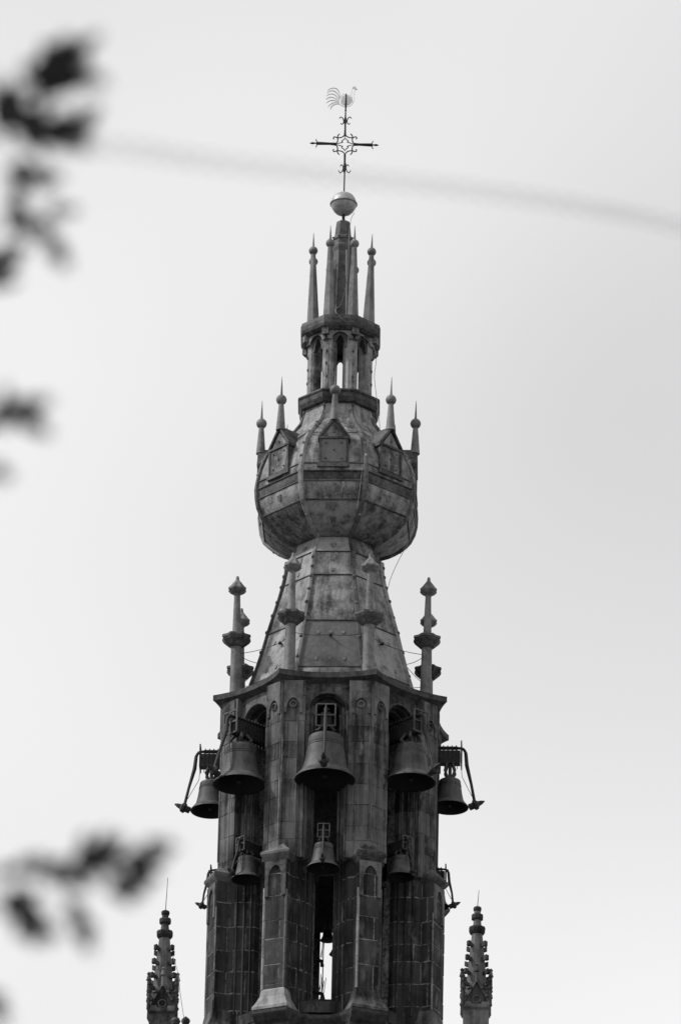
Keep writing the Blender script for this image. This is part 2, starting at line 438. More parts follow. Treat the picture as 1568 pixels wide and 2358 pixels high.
# --- lead spire: skirt, neck, bulb
KS[0] = .993
def ring8(R, z, phi, extra=0): return [PT(22.5 + 45 * k, R + extra, z, phi) for k in range(8)]
def clad(name, prof, groups, mat_of, phi, rib_r=3.6, bosses=0):
    """prof: (R,z) list; groups: list of (i0,i1) seams; makes a core, sheets per face, ribs at the arrises"""
    c = MB(); c.loft([ring8(R - 1.0, z, phi) for R, z in prof]); core = c.make(name, LEADDK, tower)
    for gi, (i0, i1) in enumerate(groups):
        for k in range(8):
            th = k * 45; nu = 7; V = []; nr = i1 - i0 + 1
            rows = []
            for i in range(i0, i1):          # subdivide each step twice
                for q in (0, .5): rows.append((prof[i][0] * (1 - q) + prof[i + 1][0] * q, prof[i][1] * (1 - q) + prof[i + 1][1] * q))
            rows.append(prof[i1])
            g0 = (rows[1][1] - rows[0][1]); 
            def nrm(j):
                a, b = rows[max(j - 1, 0)], rows[min(j + 1, len(rows) - 1)]
                dr = (b[0] - a[0]) * S * .924; dz = b[1] - a[1]; l = math.hypot(dr, dz) or 1
                return dz / l, -dr / l      # outward, up
            for j, (R, z) in enumerate(rows):
                no_, nz = nrm(j); ap = R * math.cos(rad(22.5)); hw = R * math.sin(rad(22.5)) - 1.2
                shrink = .008 if j in (0, len(rows) - 1) else 0
                zz = z + (shrink if j == 0 else -shrink if j == len(rows) - 1 else 0)
                for i in range(nu):
                    t = -1 + 2 * i / (nu - 1); pil = (.014 + tri(.014)) if (0 < i < nu - 1 and 0 < j < len(rows) - 1) else .004
                    V.append(FL(th, t * hw, ap + pil / S * no_, zz + pil * nz, phi))
            nf = len(V); F = []
            R_ = len(rows)
            for j in range(R_ - 1):
                for i in range(nu - 1): F.append((j * nu + i, j * nu + i + 1, (j + 1) * nu + i + 1, (j + 1) * nu + i))
            # skirt
            border = [i for i in range(nu)] + [j * nu + nu - 1 for j in range(1, R_)] + [(R_ - 1) * nu + i for i in range(nu - 2, -1, -1)] + [j * nu for j in range(R_ - 2, 0, -1)]
            cen = sum(V, Vector()) / len(V)
            back = []
            for b in border:
                j = b // nu; no_, nz = nrm(j); a = rad(th - phi)
                back.append(V[b] - Vector((math.sin(a) * no_, -math.cos(a) * no_, nz)) * .03)
            V += back; nb = len(border)
            for q in range(nb): F.append((border[q], border[(q + 1) % nb], nf + (q + 1) % nb, nf + q))
            s = MB(); s.add(V, F); s.make('lead_sheet', mat_of(gi, signed(th)), core, smooth=True)
    for k in range(8):
        m = MB(); pts = [PT(22.5 + 45 * k, R + .6, z, phi) for R, z in prof]
        m.tube(pts, [rib_r * S * (1 + tri(.12)) for _ in pts], 6); m.make('rib', LEAD if k % 2 else LEADDK, core, smooth=False)
    return core
dp = .924
sk = [(207, H(1562, 207 * dp) - .1), (199, H(1546, 184)), (196, H(1535, 181)), (183, H(1500, 169)), (170, H(1463, 157)), (160, H(1428, 148)),
      (147, H(1390, 136)), (135, H(1355, 125)), (125, H(1323, 116)), (119, H(1297, 110)), (117, H(1270, 108))]
def ms(gi, th):
    if gi == 1: return LEADSM if abs(th) < 10 else LEAD
    return LEAD
spire = clad('spire_skirt', sk, [(0, 2), (2, 5), (5, 8), (8, 10)], ms, PH, 5.4)
# seam rolls
def roll(prof_pt, r, phi, mat, parent, name='seam_roll'):
    m = MB(); pts = ring8(prof_pt[0] + 1, prof_pt[1], phi); pts = pts + [pts[0]]
    for a, b in zip(pts[:-1], pts[1:]): m.tube([a, b], r * S, 6)
    return m.make(name, mat, parent)
for i in (2, 5, 8, 10): roll(sk[i], 1.8, PH, LEADDK, spire)
KS[0] = .99
zc0 = H(1237, 84)
nk = [(116, sk[-1][1] + .002), (108, sk[-1][1] + .12), (100, (sk[-1][1] + zc0) / 2 + .05), (95, zc0)]
zw = H(1148, 172)
zh = zw - zc0
bl = [(95, zc0), (111, zc0 + .07 * zh), (127, zc0 + .2 * zh), (142, zc0 + .36 * zh), (156, zc0 + .55 * zh), (169, zc0 + .76 * zh), (181, zw)]
print('ZH', zh)
zb1 = H(1106, 180); zb2 = H(1084, 181); zb3 = H(1066, 179)
print('HEIGHTS', [round(v, 2) for v in (z_led, z_cap, z_wtop, z_top, sk[-1][1], zc0, zw, zb1, zb2, zb3)])
neck = clad('spire_neck', nk, [(0, 3)], lambda g_, t: LEAD, 2.8, 3.4)
def H2(y, R): return H(y, R * dp)
ub = [(194, zb1), (196, zb2), (194, zb3), (187, zb3 + .35), (174, H2(1013, 174)), (152, H2(996, 152)), (126, H2(983, 126)), (104, H2(970, 104)), (91, H2(958, 91)), (86, H2(945, 86))]
ub = [ub[0]] + [p for p in ub[1:]]
bulb = clad('bulb', bl + [(190, (zw + zb1) / 2)] + ub, [(0, 6), (6, 8), (8, 9), (9, 10), (10, 13), (13, 16)],
            lambda g_, t: (LEADDK if g_ in (2,) else LEAD), 3.0, 6.2)
print('UB', [(a, round(b, 2)) for a, b in ub])
for p in (ub[0], ub[1], ub[2], bl[-1]): roll(p, 2.2, 3.0, LEADDK, bulb)
# decorative crest shields on sheets
def shield(th, ap, z, w, h, phi, parent, mat=LEADDK, tilt=0.0):
    w *= 1.35; h *= 1.2; m = MB(); o = [(-1, 1), (-.4, .85), (0, 1.05), (.4, .85), (1, 1), (.9, 0), (.5, -.7), (0, -1), (-.5, -.7), (-.9, 0)]
    r0_ = [FL(th, x * w, ap - tilt * y * h / S - 1.5, z + y * h, phi) for x, y in o]
    r1_ = [FL(th, x * w * .8, ap - tilt * y * h / S + 3.4, z + y * h * .8, phi) for x, y in o]
    m.loft([r0_, r1_], cap0=False); return m.make('crest', LEADPN, parent, smooth=True)
def prof_at(prof, z):
    for (a, za), (b, zb_) in zip(prof[:-1], prof[1:]):
        if za <= z <= zb_: f = (z - za) / max(1e-6, zb_ - za); return (a + (b - a) * f), (b - a) * S / max(1e-6, zb_ - za)
    return prof[-1][0], 0
for th in (-90, -45, 0, 45, 90):
    for frac, w_, h_ in ((.07, 4.5, .06), (.3, 4.0, .05), (.5, 3.4, .05), (.85, 4, .05), (.95, 6, .09)):
        z = sk[2][1] + (sk[-1][1] - sk[2][1]) * frac; R, sl_ = prof_at(sk, z)
        for uu in ((-.5, 0, .5) if frac < .35 else (0,)):
            m = shield(th, R * dp, z, w_, h_, PH, spire, LEADDK if (frac > .3 or th) else LEADSM, -sl_ * dp)
            if uu: m.location = Vector(m.location) + (FL(th, uu * R * .38 * .9, 0, 0, PH))
    for z_, in ((zw - .14,), ((zw + zb1) / 2,), (zc0 + .2,)):
        R, sl_ = prof_at(bl + [(190, (zw + zb1) / 2)] + ub, z_); shield(th, R * dp, z_, 6, .08, 3.0, bulb, LEADDK, -sl_ * dp * .8)
    shield(th, 104 * dp, (nk[1][1] + nk[2][1]) / 2, 5, .08, 2.8, neck, LEADDK)
for k in range(8):           # bosses up the arrises
    th = 22.5 + 45 * k
    if abs(signed(th)) > 120: continue
    for f in (.08, .26, .42, .56, .68, .79, .88, .96):
        z = sk[2][1] + (sk[-1][1] - sk[2][1]) * f; R, _ = prof_at(sk, z)
        m = MB(); m.sphere(PT(th, R + 4.6, z + tri(.03), PH), 4.2 * S, 8, 6, 1.2); m.make('rib_boss', LEADDK, spire, smooth=True)
    for z in (zb3 + .2, zb3 + .6, zb3 + 1.0, H2(996, 152), H2(975, 110), zw - .3):
        R, _ = prof_at(bl + [(190, (zw + zb1) / 2)] + ub, z)
        m = MB(); m.sphere(PT(th, R + 5.5, z, 3.0), 3.8 * S, 8, 6, 1.3); m.make('rib_boss', LEAD, bulb, smooth=True)

# --- gabled dormers with ball finials
zd0, zd1, zd2 = H(1067, 183), H(1007, 183), H(963, 183)
def ball_finial(parent, base, zball, ztip, r0_, r1_, rb, mat, lean=Vector((0, 0, 0)), name='spike_finial', n=12):
    top = Vector((base.x, base.y, 0)) + lean; zb_ = base.z
    m = MB(); m.tube([base, Vector((top.x, top.y, zball))], [r0_ * S, r1_ * S], n)
    f = m.make(name, mat, parent, smooth=True)
    s = MB(); s.sphere(Vector((top.x, top.y, zball)), rb * S, 16, 10)
    s.make('ball', LEADPN if parent is tower else mat, f if False else parent, smooth=True)
    q = MB(); q.tube([Vector((top.x, top.y, zball + rb * S * .8)), Vector((top.x, top.y, zball + .3 * (ztip - zball))), Vector((top.x + tri(.01), top.y, ztip))], [3.6 * S, 2.6 * S, .5 * S], 8); q.make('spike', IRON if False else LEADPN, parent, smooth=True)
for th in FACES:
    W = 33; ph = 3.0
    m = MB()
    def pent(w_, d, dz=0, e=0): return [FL(th, -w_, d, zd0 - e, ph), FL(th, w_, d, zd0 - e, ph), FL(th, w_, d, zd1, ph), FL(th, 0, d, zd2 + dz, ph), FL(th, -w_, d, zd1, ph)]
    m.loft([pent(W, 90), pent(W, 181)])
    dm = m.make('dormer', LEADDK, tower)
    m = MB(); m.loft([[FL(th, x, d, z, ph) for x, z in ((-W + 4, zd0 + .05), (W - 4, zd0 + .05), (W - 4, zd1 - .04), (-W + 4, zd1 - .04))] for d in (180, 183)]); m.make('dormer_panel', LEADSM if th == 0 else LEAD, dm)
    m = MB(); m.loft([[FL(th, x, d, z, ph) for x, z in ((-W + 6, zd1 + .0), (W - 6, zd1), (0, zd2 - .13))] for d in (180, 182.5)]); m.make('gable_panel', LEAD, dm)
    for sg in (-1, 1):   # coping
        m = MB()
        m.loft([[FL(th, sg * (W + 4) , d, zd1 - .06, ph), FL(th, sg * (W + 4), d, zd1 + .03, ph), FL(th, 0, d, zd2 + .07, ph), FL(th, 0, d, zd2 - .03, ph)] for d in (96, 186)]); m.make('gable_coping', LEADDK, dm)
        m = MB(); m.loft([[FL(th, sg * (W + 1), d, z, ph) for d, z in ((178, zd0), (185, zd0), (185, zd1 - .02), (178, zd1 - .02))], [FL(th, sg * (W - 4), d, z, ph) for d, z in ((178, zd0), (185, zd0), (185, zd1 - .02), (178, zd1 - .02))]]); m.make('dormer_post', LEADDK, dm)
    m = MB(); fbox(m, th, -W - 4, W + 4, 150, 187, zd0 - .1, zd0 + .01, ph); m.make('dormer_sill', LEADDK, dm); m = MB(); fbox(m, th, -W - 2, W + 2, 178, 186, zd1 - .035, zd1 + .02, ph); m.make('string_moulding', LEADDK, dm)
    for (x, z) in ((-18, zd0 + .15), (18, zd0 + .15), (0, zd0 + .38), (-18, zd1 - .15), (18, zd1 - .15), (0, zd1 + .15)):
        m = MB(); m.sphere(FL(th, x, 183.5, z, ph), 2.1 * S, 8, 6); m.make('rivet', LEADDK, dm, smooth=True)
    ball_finial(dm, FL(th, 0, 180, zd2 - .05, ph), H(899, 178), H(846, 178), 11, 5.0, 12.4, LEADPN)

# --- lantern
KS[0] = 1.01
PL = 0.6
zl0 = ub[-1][1]; zr = H(896, 88)     # drum from dome top to ring
drum = MB(); drum.loft([ring8(R, z, PL) for R, z in ((92, zl0 - .25), (87, zl0), (84, zr - .3), (84, zr))]); dr_ = drum.make('lantern_drum', LEAD, tower)
for th in (-67.5, -22.5, 22.5, 67.5):
    for q in (.25, .6):
        m = MB(); m.sphere(PT(th, 86, zl0 + (zr - zl0) * q, PL), 3.6 * S, 8, 6, 1.5); m.make('rib_boss', LEADDK, dr_, smooth=True)
    m = MB(); m.tube([PT(th, 85, zl0, PL), PT(th, 84, zr, PL)], 3.2 * S, 6); m.make('rib', LEADDK, dr_)
m = MB(); m.loft([ring8(R, z, PL) for R, z in ((85, zr - .34), (93, zr - .31), (97.5, zr - .2), (98.5, zr - .07), (95, zr + .01), (88, zr + .04), (40, zr + .05))]); m.make('lantern_ledge', LEADDK, tower, smooth=False)
m = MB(); pts = ring8(96.5, zr - .03, PL); pts.append(pts[0])
for a, b in zip(pts[:-1], pts[1:]): m.tube([a, b], 4.6 * S, 8); m.sphere(a, 4.6 * S, 8, 6)
m.make('ledge_roll', LEADDK, tower, smooth=True)
zk = H(759, 84); zarch = H(765, 60); ztp = H(722, 88)
for k in range(8):
    th = 22.5 + 45 * k
    m = MB(); w_ = 14.2
    sec = [(-w_, 52), (-w_, 70), (-w_ + 4, 76), (-6, 77), (-3, 79), (3, 79), (6, 77), (w_ - 4, 76), (w_, 70), (w_, 52)]
    m.loft([[FL(th, u, d, z, PL) for u, d in sec] for z in (zr + .04, zk + .05)]); cm = m.make('lantern_column', LEAD, tower)
    if abs(signed(th)) < 90:
        for q in (.06, .26, .48, .68, .88):
            s = MB(); s.sphere(FL(th, tri(1), 79, zr + (zk - zr) * q, PL), 2.8 * S, 8, 6, 1.6); s.make('rib_boss', LEADDK, cm, smooth=True)
for th in FACES:
    m = MB(); arch_plate(m, th, 0, 18, zk - .42, ztp - .1, 11, .34, 72, 56, 8, PL); m.make('lantern_arch', LEADDK, tower)
    m = MB(); arch_plate(m, th, 0, 30, zk - .22, ztp - .1, 20, .2, 79, 74, 8, PL); m.make('trefoil_screen', LEAD, tower)
m = MB(); m.loft([ring8(R, z, PL) for R, z in ((84, zk + .0), (90, zk + .03), (97, zk + .1), (99, zk + .17), (99, ztp - .14), (96, ztp - .03), (90, ztp), (70, ztp + .05), (30, ztp + .07))])
m.make('lantern_cornice', LEADDK, tower)
for k in range(8):   # coved underside brackets
    m = MB(); m.loft([[PT(22.5 + 45 * k + a, R, z, PL) for a, R in ((-5, 80), (5, 80), (5, 92), (-5, 92))] for z in (zk - .12, zk + .06)])
    m.make('cornice_bracket', LEAD, tower)
# crown of spike finials
zc1 = H(561, 67); zc2 = H(520, 67)
for k in range(8):
    th = 22.5 + 45 * k
    b = PT(th, 69, ztp - .02, PL); t = PT(th, 73, 0, PL)
    ball_finial(tower, b, zc1, zc2, 14.5, 5.2, 10.6, LEADPN, Vector((t.x - b.x, t.y - b.y, 0)), n=8)
# central obelisk with collars
zo = H(510, 8)
prof = [(35, ztp), (31, ztp + .4), (24, H(577, 20)), (26, H(566, 20)), (26, H(562, 20)), (22.5, H(558, 20)), (22, H(549, 20)), (24.5, H(546, 20)), (24, H(542, 20)), (20.5, H(538, 20)), (17.5, zo - .07), (16, zo), (6, zo + .02)]
m = MB(); m.loft([ring8(R, z, PL) for R, z in prof]); ob = m.make('obelisk', LEADDK, tower)
for k in range(8):
    m = MB(); m.tube([PT(22.5 + 45 * k, R + .4, z, PL) for R, z in prof[:3]], 1.8 * S, 6); m.make('rib', LEAD, ob)
    m = MB(); m.sphere(PT(22.5 + 45 * k, 24.5, H(547, 20) + .05, PL), 2.4 * S, 8, 6); m.make('collar_stud', LEADDK, ob, smooth=True)

# --- pinnacles on the cornice corners
KS[0] = .993
zt = lambda y: H(y, 216)
Z0 = z_top - .02
pin_prof = [(13.5, Z0), (12, zt(1445)), (13, zt(1441)), (18, zt(1437)), (21, zt(1432)), (27, zt(1426)), (30.5, zt(1420)), (30, zt(1415)), (18, zt(1411)), (9.5, zt(1407)),
            (6.8, zt(1320)), (8.5, zt(1317)), (14, zt(1313)), (19, zt(1307)), (19, zt(1304)), (14.5, zt(1299)), (9.5, zt(1290)), (4.5, zt(1284)), (3.6, zt(1278)), (2.8, zt(1275))]
pins = {}
for k in range(8):
    th = signed(22.5 + 45 * k); c = PT(th, 234, 0, PH); pins[th] = c
    lx, ly = (tri(.012), tri(.012)); rk = 1 + tri(.05)
    def sec(r, z, star):
        n = 16; out = []; r = r * rk
        for i in range(n):
            q = r * (1 + star * (.13 if i % 2 == 0 else -.05)); a = 2 * math.pi * i / n + rad(th)
            out.append(Vector((c.x + q * S * math.cos(a) + lx * (z - Z0), c.y + q * S * math.sin(a) + ly * (z - Z0), z)))
        return out
    P = pin_prof
    m = MB(); m.loft([sec(r, z, 0) for r, z in P[:3]]); pn = m.make('pinnacle', LEADPN, tower, smooth=True)
    m = MB(); m.loft([sec(r, z, 1 if r > 20 else 0) for r, z in P[2:10]]); m.make('pinnacle_collar', LEADDK, pn)
    m = MB(); m.loft([sec(r, z, 0) for r, z in P[9:11]]); m.make('pinnacle_shaft', LEADPN, pn, smooth=True)
    m = MB(); m.loft([sec(r, z, 1 if r > 13 else 0) for r, z in P[10:]]); m.make('pinnacle_cap', LEADPN, pn)
# tie rods
for th in FACES:
    z = H(1468, 150); R, _ = prof_at(sk, z); o = FL(th, 0, R * dp + 8, z, PH)
    m = MB(); m.tube([FL(th, 0, R * dp - 2, z, PH), o], 2 * S, 6); m.sphere(o, 4.2 * S, 8, 6); m.make('tie_hook', IRON, spire, smooth=True)
    for sg in (-1, 1):
        c = pins[signed(th + sg * 22.5)]; e = Vector((c.x, c.y, H(1455, 216)))
        m = MB(); n_ = 6; m.tube([o.lerp(e, i / n_) - Vector((0, 0, .05 * math.sin(math.pi * i / n_))) for i in range(n_ + 1)], .75 * S, 5); m.make('tie_rod', IRON, tower)

# ================================================================== bells
def bell(name_label, th, rc, r, yc, hb, phi=PH, big=1.0, group='bells hung around the belfry'):
    KS[0] = .985 if big == 1 else .975
    d = rc * math.cos(rad(th - phi)); x = rc * math.sin(rad(th - phi))
    zr_ = H(yc, d, x)
    c = PT(th, rc, zr_, phi)
    t = thing('bell', name_label, 'bell', c, group)
    def Q(o_, s_, z): return FL(th, s_, rc + o_, zr_ + z * S, phi)
    ou = [(1.0, 0), (.985, .05), (.93, .12), (.90, .15), (.83, .24), (.82, .25), (.80, .25), (.73, .42), (.685, .6), (.65, .8), (.62, 1.0), (.60, 1.12), (.612, 1.13), (.612, 1.155), (.595, 1.165), (.59, 1.2), (.603, 1.21), (.603, 1.24), (.58, 1.25),
          (.578, 1.36), (.57, 1.44), (.545, 1.49), (.48, 1.525), (.3, 1.545), (.12, 1.56), (0, 1.565)]
    inn_ = [(0, 1.48), (.3, 1.46), (.46, 1.4), (.5, 1.2), (.56, .8), (.64, .5), (.76, .22), (.9, .03), (1.0, 0)]
    m = MB(); rings = [[Q(q * r * math.cos(2 * math.pi * i / 32), q * r * math.sin(2 * math.pi * i / 32), z * r) for i in range(32)] for q, z in [(max(a, .002), b) for a, b in ou]]
    m.loft(rings, cap0=False); m.make('bell_body', BRONZE, t, smooth=True)
    m = MB(); rings = [[Q(q * r * math.cos(2 * math.pi * i / 32), q * r * math.sin(2 * math.pi * i / 32), z * r) for i in range(32)] for q, z in [(max(a, .002), b) for a, b in inn_]]
    m.loft(rings, cap0=True, cap1=False); m.make('bell_mouth', BRIN, t, smooth=True)
    # canons (crown loops)
    m = MB()
    for s_ in (-1, 1):
        for o_ in (-.22, .22):
            m.tube([Q(o_ * r * .4, s_ * r * .12, 1.55 * r), Q(o_ * r * 1.2, s_ * r * .3, 1.55 * r + (hb - 1.55 * r) * .5), Q(o_ * r * .6, s_ * r * .16, hb + 2)], .07 * r * S, 6)
    m.tube([Q(0, 0, 1.5 * r), Q(0, 0, hb + 2)], .09 * r * S, 8)
    m.make('canon', BRONZE, t, smooth=True)
    # headstock beam with bolted rail
    k = big * 1.08; e = .46 * r + 3; bh = 29 * k; bw_ = 9 * k
    def qb(m, o0, o1, s0, s1, z0, z1): m.box8([Q(o, s, z) for z in (z0, z1) for o, s in ((o0, s0), (o1, s0), (o1, s1), (o0, s1))])
    m = MB(); qb(m, -rc + 172, e, -bw_, bw_, hb, hb + bh); hs_ = m.make('headstock', IRON, t)
    m = MB(); qb(m, -rc + 185, e - 6, -bw_ * .7, bw_ * .7, hb + bh + 7 * k, hb + bh + 10 * k); m.make('rail', IRON, hs_)
    o = -rc + 190
    while o < e - 8:
        m = MB(); qb(m, o, o + 2.2, -bw_ * .6, bw_ * .6, hb + bh - 1, hb + bh + 13 * k); m.make('bolt', IRON, hs_)
        for s_ in (-1, 1):
            m = MB(); qb(m, o + 3, o + 4.6, s_ * (bw_ + .1), s_ * (bw_ + 1.6), hb - 6 * k, hb + bh + 2); m.make('strap', IRON, hs_)
        o += 9 * k
    # curved end bracket
    m = MB(); pts = [Q(e - 8, 0, hb + bh + 8.5 * k)] + [Q(e - 2 + 13 * k * math.sin(a), 0, hb + bh - 4.5 * k + 13 * k * math.cos(a)) for a in [rad(15 * i) for i in range(1, 7)]] + [Q(e + 13 * k, 0, hb - 2)]
    m.tube(pts, 3.2 * k * S, 8); m.make('end_bracket', IRON, t, smooth=True)
    # end frame of iron bars
    fw, fz0, fz1 = 20 * k, hb - 3 * k, hb + 46 * k
    m = MB(); b_ = 1.7 * k
    for s_ in (-fw, 0, fw): qb(m, e + 1, e + 4, s_ - b_, s_ + b_, fz0, fz1)
    for z in (fz0, (fz0 + fz1) / 2, fz1): qb(m, e + 1.2, e + 3.8, -fw + b_, fw - b_, z - b_, z + b_)
    m.make('end_frame', IRON if abs(th) > 80 else STEEL, t)
    # hammer
    m = MB(); top = Q(e + 14 * k, 0, hb + 2); mid = Q(e + 14 * k + 6, 0, hb * .62); end_ = Q(1.13 * r, 0, .30 * r) if r > 60 else Q(e + 14 * k + 14, 0, .3 * r)
    hx = 1.16 * r + 6 * k
    m.tube([Q(e + 6, 0, hb + bh + 8 * k), Q(e + 12 * k, 0, hb + bh - 3 * k), Q(e + 14 * k, 0, hb - 2), Q((e + 13 * k + hx) / 2 + 2, 0, .5 * hb + .1 * r), Q(hx - 1, 0, .34 * r + 4), Q(hx + 2, 0, .2 * r)], [2.6 * k * S, 3.2 * k * S, 4.2 * k * S, 3.0 * k * S, 3.2 * k * S, 4 * k * S], 8)
    m.make('hammer_arm', IRON, t, smooth=True)
    ax = (Q(1, 0, .45) - Q(0, 0, 0)).normalized()
    m = MB(); m.lathe([(4 * k * S, -14 * k * S), (7.5 * k * S, -13 * k * S), (7.5 * k * S, -4 * k * S), (11.5 * k * S, -2 * k * S), (11 * k * S, 4 * k * S), (6 * k * S, 8 * k * S), (4.5 * k * S, 15 * k * S), (1 * k * S, 22 * k * S)], Q(hx + 1, 0, .16 * r), 8, axis=ax)
    m.make('hammer_head', IRON, t)
    m = MB(); m.tube([Q(e + 2, 0, hb - 1), Q(e - 2 + 6 * k, 0, hb * .72), Q(hx - 6 * k, 0, .55 * r + 4)], .7 * S, 5); m.make('hammer_spring', STEEL, t)
    m = MB(); m.tube([Q(0, 0, 1.4 * r), Q(0, 0, .2 * r)], .04 * r * S, 6); m.sphere(Q(0, 0, .14 * r), .11 * r * S, 10, 8); m.make('clapper', IRON, t, smooth=True)
    return t
STEEL = make_mat('pale_iron', .03, .1, .6, sc=3)
bell('largest bell, facing the front above the tall slit opening, hammer hanging before it', 0, 276, 69, 1796, 119)
bell('big bell on the left front side of the belfry, under the left arch', -45, 278, 61, 1807, 118)
bell('big bell on the right front side of the belfry, under the right arch', 45, 269, 58, 1802, 116)
bell('bell jutting out at the far left of the upper ring, hammer against the sky', -90, 273, 46, 1868, 106)
bell('bell jutting out at the far right of the upper ring, hammer against the sky', 90, 275, 44, 1860, 106)
bell('small bell of the lower ring between the two front buttresses', 0, 262, 38, 2000, 68, big=.62)
bell('small bell of the lower ring beside the left front buttress', -45, 252, 35, 2026, 66, big=.62)
bell('small bell of the lower ring beside the right front buttress', 45, 245, 32, 2020, 62, big=.62)
bell('small bell mostly hidden behind the left outer buttress, only its hammer against the sky', -90, 252, 27, 2090, 62, big=.72)
bell('small bell mostly hidden behind the right outer buttress, rim and hammer against the sky', 90, 254, 27, 2088, 62, big=.72)
KS[0] = 1.0
# small carillon bells hung inside, seen against the light
for (x, y, dd, r) in ((779, 2198, -60, 21), (754, 2166, -100, 17), (742, 2303, -20, 8)):
    p = PX(x, y, dd)
    t = thing('bell', {779: 'small carillon bell dark against the light at the right edge of the slit', 754: 'small carillon bell hanging at the top of the bright part of the slit', 742: 'tiniest dark bell near the bottom of the bright slit'}[x], 'bell', p, 'carillon bells inside the slit')
    m = MB(); pr = [(1, 0), (.85, .2), (.68, .6), (.6, 1.1), (.5, 1.4), (.1, 1.5)]
    m.lathe([(a * r * S, b * r * S) for a, b in pr], p, 16); m.make('bell_body', BRIN, t, smooth=True)
    m = MB(); m.tube([p + Vector((0, 0, 1.45 * r * S)), Vector((p.x, p.y, zf))], 1.3 * S, 5); m.make('hanger', IRON, t)
for (x, y, n_, w_) in ((735, 2208, 9, 20), (737, 2284, 9, 18)):
    p = PX(x, y, 20)
    t = thing('tracker_rack', 'upper comb of wires crossing the bright slit' if y < 2240 else 'lower comb of wires crossing the bright slit', 'carillon rack', p, 'carillon trackers')
    m = MB(); m.tube([p + Vector((-.2, 0, .02)), p + Vector((.06, 0, -.06)), p + Vector((.08, 0, -.2))], .05, 6); m.make('rack_bar', IRON, t)
    for i in range(n_):
        a = p + Vector((-.16 + .032 * i, tri(.1), 0)); m = MB(); m.tube([a, a + Vector((.03 + tri(.03), 0, .34 + tri(.16)))], .009, 5); m.make('tracker_wire', IRON, t)
    for sg in (1,):
        m = MB(); m.tube([p + Vector((-.2, 0, .02)), p + Vector((-.2, 0, -1.2))], .02, 6); m.make('post', IRON, t)

# ================================================================== cross, ball, weathercock
CX = lambda X, Y: PX((1000 + X / 2.62) * .6423, (250 + Y / 2.62) * .6423, 0)
cr_ = thing('finial_cross', 'wrought iron cross with scrolls standing on a gilded ball at the spire tip', 'cross', CX(605, 1420))
m = MB(); bc = CX(608, 1262); rb = 31 * S
m.lathe([(rb * a, rb * b) for a, b in ((0, -.92), (.3, -.9), (.55, -.78), (.75, -.58), (.9, -.32), (.98, -.08), (1.0, 0.02), (.97, .12), (.88, .42), (.7, .68), (.45, .86), (.2, .94), (0, .96))], bc, 32)
ball = m.make('ball', GILT, cr_, smooth=True)
m = MB(); m.lathe([(rb * .99, -.03), (rb * 1.04, -.02), (rb * 1.04, .005), (rb * .99, .015)], bc, 32); m.make('ball_seam', LEADPN, ball, smooth=True)
m = MB(); m.tube([CX(605, 1470), CX(606, 1360)], 3.6 * S, 10); m.make('neck_rod', IRON, cr_, smooth=True)
m = MB(); m.tube([CX(611, 1175), CX(616, 985), CX(617, 900), CX(619, 790)], [1.7 * S, 1.7 * S, 2.3 * S, 2.6 * S], 8); m.make('shaft', IRON, cr_, smooth=True)
m = MB(); m.tube([CX(620, 625), CX(622, 560), CX(624, 470), CX(626, 390), CX(626, 345)], [3 * S, 2.2 * S, 2.3 * S, 1.5 * S, 1.5 * S], 8); m.sphere(CX(626, 383), 2.6 * S, 8, 6); m.make('shaft', IRON, cr_, smooth=True)
m = MB(); m.tube([CX(288, 690), CX(315, 690), CX(345, 690), CX(360, 691), (CX(480, 695)), CX(545, 700)], [.6 * S, 3 * S, 1.5 * S, 4.2 * S, 3.1 * S, 4.2 * S], 8); m.make('cross_arm', IRON, cr_, smooth=True)
m = MB(); m.tube([CX(938, 709), CX(912, 708), CX(885, 707), CX(870, 707), CX(750, 703), CX(698, 701)], [.6 * S, 3 * S, 1.5 * S, 4.2 * S, 3.1 * S, 4.2 * S], 8); m.make('cross_arm', IRON, cr_, smooth=True)
def smooth_pts(pts, n=6):
    out = []
    for i in range(len(pts) - 1):
        p0 = pts[max(i - 1, 0)]; p1 = pts[i]; p2 = pts[i + 1]; p3 = pts[min(i + 2, len(pts) - 1)]
        for k in range(n):
            t = k / n
            out.append(tuple(.5 * ((2 * b) + (-a + c) * t + (2 * a - 5 * b + 4 * c - d) * t * t + (-a + 3 * b - 3 * c + d) * t ** 3) for a, b, c, d in zip(p0, p1, p2, p3)))
    out.append(pts[-1]); return out
def scroll(pts, r=1.25):
    P_ = smooth_pts(pts, 5); m = MB(); m.tube([CX(a, b) for a, b in P_], [r * S * (1 if 2 < i < len(P_) - 3 else .75) for i in range(len(P_))], 6); return m.make('scroll', IRON, cr_, smooth=True)
